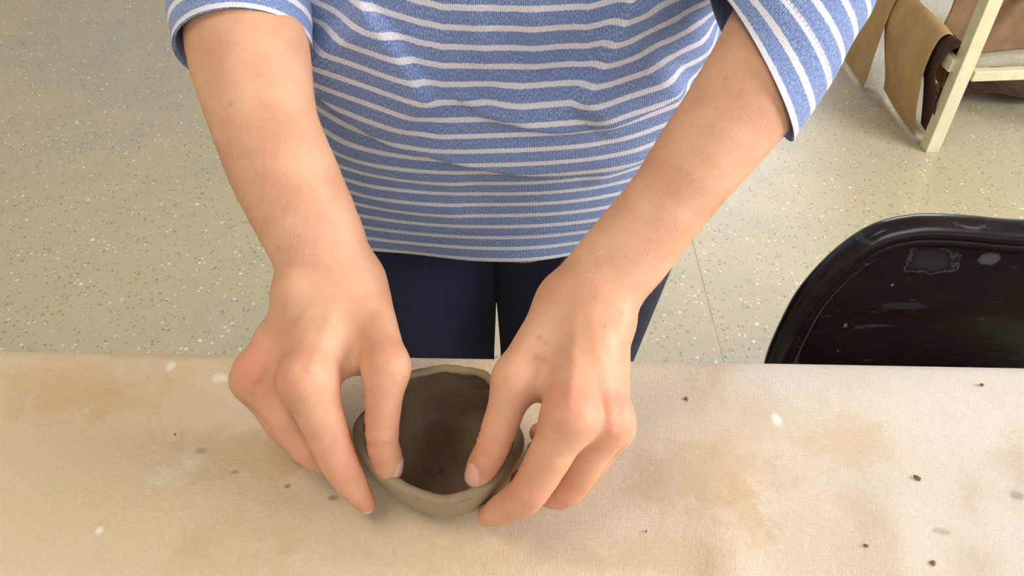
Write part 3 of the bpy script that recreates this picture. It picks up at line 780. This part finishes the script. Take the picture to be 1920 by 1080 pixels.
# sleeves
def sleeve(side):
    # each ring: inner and outer silhouette points (pixel, height), then how far its near side leans up the picture
    if side == 'L':
        ends = [((334, 112, .184), (580, 78, .190), .50), ((329, 70, .192), (578, 38, .198), .45), ((324, 20, .202), (575, -12, .207), .40),
                ((321, -40, .213), (577, -70, .216), .38), ((324, -105, .226), (585, -125, .228), .36)]; sh = shL; lean = UP
    else:
        ends = [((1486, 240, .176), (1333, 8, .199), .16), ((1528, 184, .186), (1333, -14, .205), .18), ((1566, 128, .196), (1330, -38, .212), .22),
                ((1604, 64, .207), (1328, -70, .220), .26), ((1640, -4, .218), (1326, -110, .229), .3), ((1652, -80, .231), (1326, -160, .240), .3)]; sh = shR; lean = nrm(UP * .5 + RT * .9)
    rings_ = []
    for a_, b_, k_ in ends:
        A0, B0 = Z(*a_), Z(*b_); c = (A0 + B0) / 2; u = (A0 - B0) / 2; vw = nrm(c - CAM)
        v = -vw * math.sqrt(1 - k_ * k_) + lean * k_; v = nrm(v - nrm(u) * (v @ nrm(u))) * .040
        rings_.append((c, u, v))
    c2, u1, v1 = rings_[-1]; ax = nrm(sh - c2)
    ue = nrm(u1 - ax * (u1 @ ax)); ve = np.cross(ax, ue); ve = ve * (1 if ve @ v1 > 0 else -1)
    for f, r_ in ((.35, .050), (.7, .054), (1.0, .056)): rings_.append((c2 * (1 - f) + sh * f, ue * r_, ve * r_))
    inw = np.array([CX - sh[0], 0, 0]); inw /= abs(inw[0]); w3 = nrm(ve); u3 = nrm(ue)
    # close over the shoulder into the yoke
    for f, r_, rise in ((.022, .050, .022), (.048, .040, .030)):
        ax2 = nrm(ax * (1 - f * 12) + inw * f * 18); ua_ = nrm(ue - ax2 * (ue @ ax2)); va_ = nrm(ve - ax2 * (ve @ ax2))
        rings_.append((sh + inw * f + np.array([0, 0, rise]), ua_ * r_, va_ * r_))
    arr = catmull(np.array([np.concatenate(r) for r in rings_]), 20); m = len(arr); n = 150
    a = np.linspace(0, 2 * math.pi, n, endpoint=False); AA, II = np.meshgrid(a, np.arange(m))
    Cn, U, Vv = arr[:, None, 0:3], arr[:, None, 3:6], arr[:, None, 6:9]
    Q = Cn + U * np.cos(AA)[..., None] + Vv * np.sin(AA)[..., None]
    s = np.concatenate([[0], np.cumsum(np.linalg.norm(np.diff(arr[:, :3], axis=0), axis=1))])
    out = nrm_rows(Q - Cn)
    wv = 0.0016 * smooth_noise(Q[..., 0] * 55, Q[..., 1] * 55, Q[..., 2] * 55, 81 if side == 'L' else 85)
    wv = wv + 0.0016 * np.sin(s[:, None] * 95 + 2.2 * np.sin(AA + 1) + 1.5) * np.clip((s[:, None] - 0.035) / 0.04, 0, 1)
    wv = wv + 0.0012 * np.exp(-((s[:, None] - .024) / .010) ** 2)
    Q = Q + out * wv[..., None]
    arcs = np.concatenate([np.zeros((1, n)), np.cumsum(np.linalg.norm(np.diff(Q, axis=0), axis=2), axis=0)], 0)
    stv = 0.5 * s[:, None] + 0.5 * arcs
    # turned-in hem: a few rings inside
    ins = []
    for t, dd in ((0.0, -.0006), (0.0, .0012), (.002, .0022), (.010, .0026), (.022, .0028)):
        k = min(int(t / (s[1] - s[0] + 1e-9)), m - 1); ins.append(Q[k] - out[k] * dd if dd > 0 else Q[k] + out[k] * .0003)
    ins = np.array(ins[::-1]); Qf = np.concatenate([ins, Q], 0); sf = np.concatenate([np.full((5, n), .0050), stv + .0005], 0)
    M = len(Qf); i = np.arange(M - 1)[:, None]; j = np.arange(n)[None]; j2 = (j + 1) % n
    F = np.stack([i * n + j, i * n + j2, (i + 1) * n + j2, (i + 1) * n + j], -1).reshape(-1, 4)
    V = Qf.reshape(-1, 3)
    nn = normals(V, F); oo = np.concatenate([out[:1].repeat(5, 0), out], 0).reshape(-1, 3)
    if (nn * oo)[5 * n:].sum() < 0: F = F[:, ::-1]
    acr = np.tile(a * .042, (M, 1))
    o = mesh_obj('sleeve', V - P0, F, knit, person, attrs={'stripe': sf.ravel() , 'across': acr.ravel()})
    return o
def nrm_rows(a): return a / (np.linalg.norm(a, axis=-1, keepdims=True) + 1e-12)
sleeve('L'); sleeve('R')

# ================================================================= FOLDING CHAIR
ch = empty('folding_chair', (0.46, 0.60, 0), R(-5))
tag(ch, 'dark brown enamelled metal folding chair with a rounded backrest, tucked against the table', 'chair')
YB = 0.462
outl = [(1424, 760), (1432, 685), (1442, 628), (1480, 552), (1512, 508), (1560, 463), (1612, 428), (1660, 408), (1712, 399), (1760, 398), (1840, 405), (1920, 414)]
xc = 0.455; KY = math.tan(R(5))
def YQ(px, py, y0):                     # on the turned plane of the backrest, chair-local x and z
    r = ray(px, py); t = (y0 + xc * KY) / (r[1] + r[0] * KY); p = CAM + r * t
    return np.array([(p[0] - xc) / math.cos(R(5)), 0, p[2]])
left = [YQ(px - 15, py - 6, YB) for px, py in outl]
def csp(px, py, w, h, ring, amt):
    p = YQ(px, py, 0.455); return (p[0], p[2], w * .58 / 1500, h * .58 / 1500 * 1.3, ring, amt)
enamel = mat_chair([csp(1750, 482, 50, 26, True, .20), csp(1750, 482, 46, 22, False, .08), csp(1858, 484, 22, 12, False, .34), csp(1580, 588, 5, 5, False, .6), csp(1600, 430, 40, 5, False, .12),
                    csp(1690, 560, 60, 8, False, .08), csp(1670, 523, 3, 3, False, .7), csp(1565, 632, 3, 3, False, .5), csp(1640, 592, 35, 3, False, .15)])
half = [(-p[0], p[2]) for p in left]; half.append((0, half[-1][1] - 0.0010))
# outline on both sides of the chair centre, from the left side over the top to the right side
pts = [(-h, z) for h, z in half] + [(h, z) for h, z in half[-2::-1]]
Pb = catmull(np.array([(x, z) for x, z in pts]), 8)
def back_y(x, z): return -0.012 + 0.10 * (z - 0.70) - 0.25 * x * x            # leans away and is dished
ch.location = (xc, YB, 0)
tpath = []
tr = 0.0108
for i, (x, z) in enumerate(Pb):
    t = Pb[min(i + 1, len(Pb) - 1)] - Pb[max(i - 1, 0)]; t = t / np.linalg.norm(t); n_ = np.array([t[1], -t[0]])
    xx, zz_ = x + n_[0] * tr, z + n_[1] * tr; tpath.append((xx, back_y(xx, zz_), zz_))
tpath = np.array(tpath)
# continue as the front legs: down past the seat to the floor in front
lft = tpath[0]; rgt = tpath[-1]
legL = [(-0.225, -0.10, 0.012), (-0.225, -0.055, 0.40), (-0.232, -0.03, 0.56)]
legR = [(0.225, -0.10, 0.012), (0.225, -0.055, 0.40), (0.232, -0.03, 0.56)]
legL = [(lft[0] - .001, -0.30, 0.012), (lft[0] - .001, -0.09, 0.42)]; legR = [(rgt[0] + .001, -0.30, 0.012), (rgt[0] + .001, -0.09, 0.42)]
full = catmull(np.array(legL + [tuple(lft)]), 10)[:-1].tolist() + tpath.tolist() + catmull(np.array([tuple(rgt)] + legR[::-1]), 10)[1:].tolist()
V, F = tube_vf(full, tr, 18); mesh_obj('frame_tube', V, F, enamel, ch)
# pressed steel panel inside the tube: a rolled step then the flat field
def inset(k):
    out = []
    for i, (x, z) in enumerate(Pb):
        t = Pb[min(i + 1, len(Pb) - 1)] - Pb[max(i - 1, 0)]; t = t / np.linalg.norm(t); out.append((x + t[1] * k, z - t[0] * k))
    return np.array(out)
zbot = 0.60
levels = [(0.010, -.0085), (0.016, -.0105), (0.0215, -.0095), (0.0245, -.0060), (0.0260, -.0015), (0.0275, 0.0004), (0.030, 0.0006)]
loops = []
for k, dy in levels:
    o = inset(k); m = o[:, 1] > zbot; o = o[m]
    # resample to the same count
    s = np.concatenate([[0], np.cumsum(np.linalg.norm(np.diff(o, axis=0), axis=1))]); tt = np.linspace(0, s[-1], 121)
    o = np.stack([np.interp(tt, s, o[:, 0]), np.interp(tt, s, o[:, 1])], 1); loops.append([(x, back_y(x, z) + dy, z) for x, z in o])
last = np.array(loops[-1]); rows = 16
for r_ in range(1, rows + 1):           # fill towards the bottom edge
    f = r_ / rows; q = []
    for x, y, z in last:
        zt = z + (zbot - z) * f; q.append((x, back_y(x, zt) + .0006, zt))
    loops.append(q)
Lp = np.array(loops); a_, b_ = Lp.shape[:2]
i = np.arange(a_ - 1)[:, None]; j = np.arange(b_ - 1)[None]
Fq = np.stack([i * b_ + j, (i + 1) * b_ + j, (i + 1) * b_ + j + 1, i * b_ + j + 1], -1).reshape(-1, 4)
pn = mesh_obj('backrest_panel', Lp.reshape(-1, 3), Fq, enamel, ch); m_ = pn.modifiers.new('solid', 'SOLIDIFY'); m_.thickness = 0.0016
# seat and rear legs, below the table edge
def rrect(hw, hd, r, n=8):
    o = []
    for cx_, cy_2, a0 in ((hw - r, hd - r, 0), (-hw + r, hd - r, 90), (-hw + r, -hd + r, 180), (hw - r, -hd + r, 270)):
        for k in range(n + 1):
            a = R(a0 + 90 * k / n); o.append((cx_ + r * math.cos(a), cy_2 + r * math.sin(a)))
    return o
sv, sf = [], []; rl = None
for (ins_, z) in ((.004, .418), (0, .424), (0, .434), (.005, .440), (.016, .441), (.024, .437), (.10, .436), (.17, .436)):
    rl = rrect(.205 - ins_, .195 - ins_, max(.06 - ins_ * .5, .01)); sv += [(x, y - .235, z) for x, y in rl]
n = len(rl)
for k in range(7):
    for j in range(n): sf.append([k * n + j, k * n + (j + 1) % n, (k + 1) * n + (j + 1) % n, (k + 1) * n + j])
sv.append((0, -.235, .436)); c_i = len(sv) - 1
for j in range(n): sf.append([7 * n + j, 7 * n + (j + 1) % n, c_i])
mesh_obj('seat', sv, sf, enamel, ch)
for s in (-1, 1):
    V, F = tube_vf(catmull(np.array([(s * .205, .06, .012), (s * .205, -.02, .20), (s * .205, -.14, .425)]), 8), .0105, 14); mesh_obj('rear_leg', V, F, enamel, ch)
for (y, z) in ((-.255, .13), (.035, .10)):
    V, F = tube_vf([(-.205, y, z), (.205, y, z)], .007, 12); mesh_obj('stretcher', V, F, enamel, ch)

# ================================================================= STOOL WITH DRAPED CLOTHS
cream = mat_simple('cream_paint', '#d8d2b0', '#cfc8a2', 30, 0.45, 0.15)
b0 = FL(1742, 279)
SX, SY = float(b0[0]), float(b0[1]); LS = 0.036
st_ = empty('wooden_stool', (SX, SY, 0), R(4))
tag(st_, 'cream painted wooden stool with cloths hung on its rails, standing behind the person', 'stool')
def bar(name, a, b, w, t, parent, m=cream):
    a = Vector(a); b = Vector(b); d = b - a; bm = box_vf(w, t, d.length, (0, 0, 0), 0.0025)
    rot = d.to_track_quat('Z', 'X').to_matrix().to_4x4() if abs(d.normalized().z) > 0.7 else Matrix.Rotation(math.atan2(d.y, d.x), 4, 'Z') @ Matrix.Rotation(math.pi / 2, 4, 'Y')
    bmesh.ops.transform(bm, matrix=Matrix.Translation((a + b) / 2) @ rot, verts=bm.verts)
    return bm_obj(name, bm, m, parent)
W_, D_ = 0.46, 0.66
for (x, y) in ((0, 0), (W_, 0), (0, D_), (W_, D_)):
    cx_, cy_2 = W_ / 2, D_ / 2; tx = x + (cx_ - x) * 0.12 * (1 if x < .1 else .4); ty_ = y + (cy_2 - y) * .12
    bm = box_vf(LS, LS, 0.50, (0, 0, 0.25), 0.002)
    for v in bm.verts: f = v.co.z / 0.5; v.co.x += x + (tx - x) * f; v.co.y += y + (ty_ - y) * f
    bm_obj('leg', bm, cream, st_)
bm_obj('seat', box_vf(W_ + .05, D_ + .02, .03, (W_ / 2, D_ / 2, .515), .006), cream, st_)
RH = 0.226
bar('rung', (0.036, 0.010, .205), (W_ - .018, 0.010, .205), .027, .022, st_); bar('rung', (0.018, D_ - .003, .225), (W_ - .018, D_ - .003, .225), .034, .022, st_)
bar('side_rail', (-0.010, 0.018, RH), (-0.010, D_ - .01, RH), .034, .022, st_); bar('side_rail', (W_, 0.018, RH), (W_, D_ - .018, RH), .034, .022, st_)

def drape(name, mat, path, width_dir, w0, w1, seed, label, amp=.006, thick=.0035, n=46, group=None):
    """cloth that follows a path of 3-D points, swept sideways, with soft folds"""
    P = catmull(np.array(path, float), 12); m = len(P); wd_ = nrm(width_dir); V = []
    s = np.linspace(0, 1, m)
    for i in range(m):
        w = w0 + (w1 - w0) * s[i]
        for k in range(n):
            t = k / (n - 1) - 0.5
            jag = 1 + 0.10 * math.sin(9 * s[i] + seed) 
            p = P[i] + wd_ * w * t * jag
            V.append(p)
    V = np.array(V); nzz = smooth_noise(V[:, 0] * 28, V[:, 1] * 34, V[:, 2] * 12, seed)
    tng = np.gradient(P, axis=0); nn_ = nrm_rows(np.cross(tng, wd_)).repeat(n, 0)
    V = V + nn_ * (amp * nzz)[:, None]
    i = np.arange(m - 1)[:, None]; j = np.arange(n - 1)[None]
    F = np.stack([i * n + j, i * n + j + 1, (i + 1) * n + j + 1, (i + 1) * n + j], -1).reshape(-1, 4)
    V[:, 2] = np.maximum(V[:, 2], 0.004 + 0.002 * (seed % 3))
    o = mesh_obj(name, V, F, mat); sm = o.modifiers.new('solid', 'SOLIDIFY'); sm.thickness = thick; sm.offset = 1
    tag(o, label, 'cloth', group); return o
tanm = mat_simple('tan_leather', '#b09062', '#bd9d6c', 14, 0.8, 0.2, 0.002)
brm = mat_simple('dark_brown_cloth', '#3a241a', '#4c3226', 60, 0.85, 0.3, 0.002)
mbm = mat_simple('brown_cloth', '#7d6044', '#8d6f4e', 18, 0.85, 0.25, 0.002)
rx = SX - 0.012; G_ = 'cloths draped on the stool rails'
def Q_(dx, dy, z): return (rx + dx, SY + dy, z)
# front tan cloth: falls over the rail down to the floor
drape('draped_cloth', tanm, [Q_(.034, .225, .13), Q_(.030, .225, .20), Q_(.012, .225, .264), Q_(-.022, .225, .262), Q_(-.040, .21, .20), Q_(-.034, .19, .12), Q_(-.020, .175, .05), Q_(-.012, .17, .012)], (0, 1, 0), .28, .26, 3,
      'tan cloth draped over the stool rail, nearest the stool leg', .006, group=G_)
drape('draped_cloth', brm, [Q_(.054, .085, .02), Q_(.050, .085, .14), Q_(.028, .085, .253), Q_(-.012, .085, .254), Q_(-.024, .082, .20), Q_(-.004, .06, .12), Q_(.020, .045, .02)], (0, 1, 0), .09, .09, 4,
      'dark brown cloth on the stool rail, between the front tan cloth and the leg', .003, group=G_)
drape('draped_cloth', tanm, [Q_(.034, .50, .10), Q_(.028, .50, .20), Q_(.010, .50, .270), Q_(-.024, .50, .268), Q_(-.046, .50, .18), Q_(-.056, .49, .10), Q_(-.060, .465, .04), Q_(-.062, .455, .01)], (0, 1, 0), .33, .32, 8,
      'tan cloth at the back of the stool rail, partly behind the sleeve', .008, group=G_)
drape('draped_cloth', mbm, [Q_(.36, .52, .42), Q_(.365, .51, .30), Q_(.37, .50, .16), Q_(.375, .48, .03)], (1, .15, 0), .42, .34, 12,
      'mid brown cloth hanging inside the stool, right of its front leg', .016, group=G_)
drape('fallen_cloth', brm, [Q_(.13, .27, .012), Q_(.19, .27, .03), Q_(.28, .28, .045), Q_(.38, .29, .03), Q_(.50, .31, .012)], (.1, 1, 0), .08, .19, 15,
      'dark brown cloth lying on the floor under the stool rung', .008, group=None)
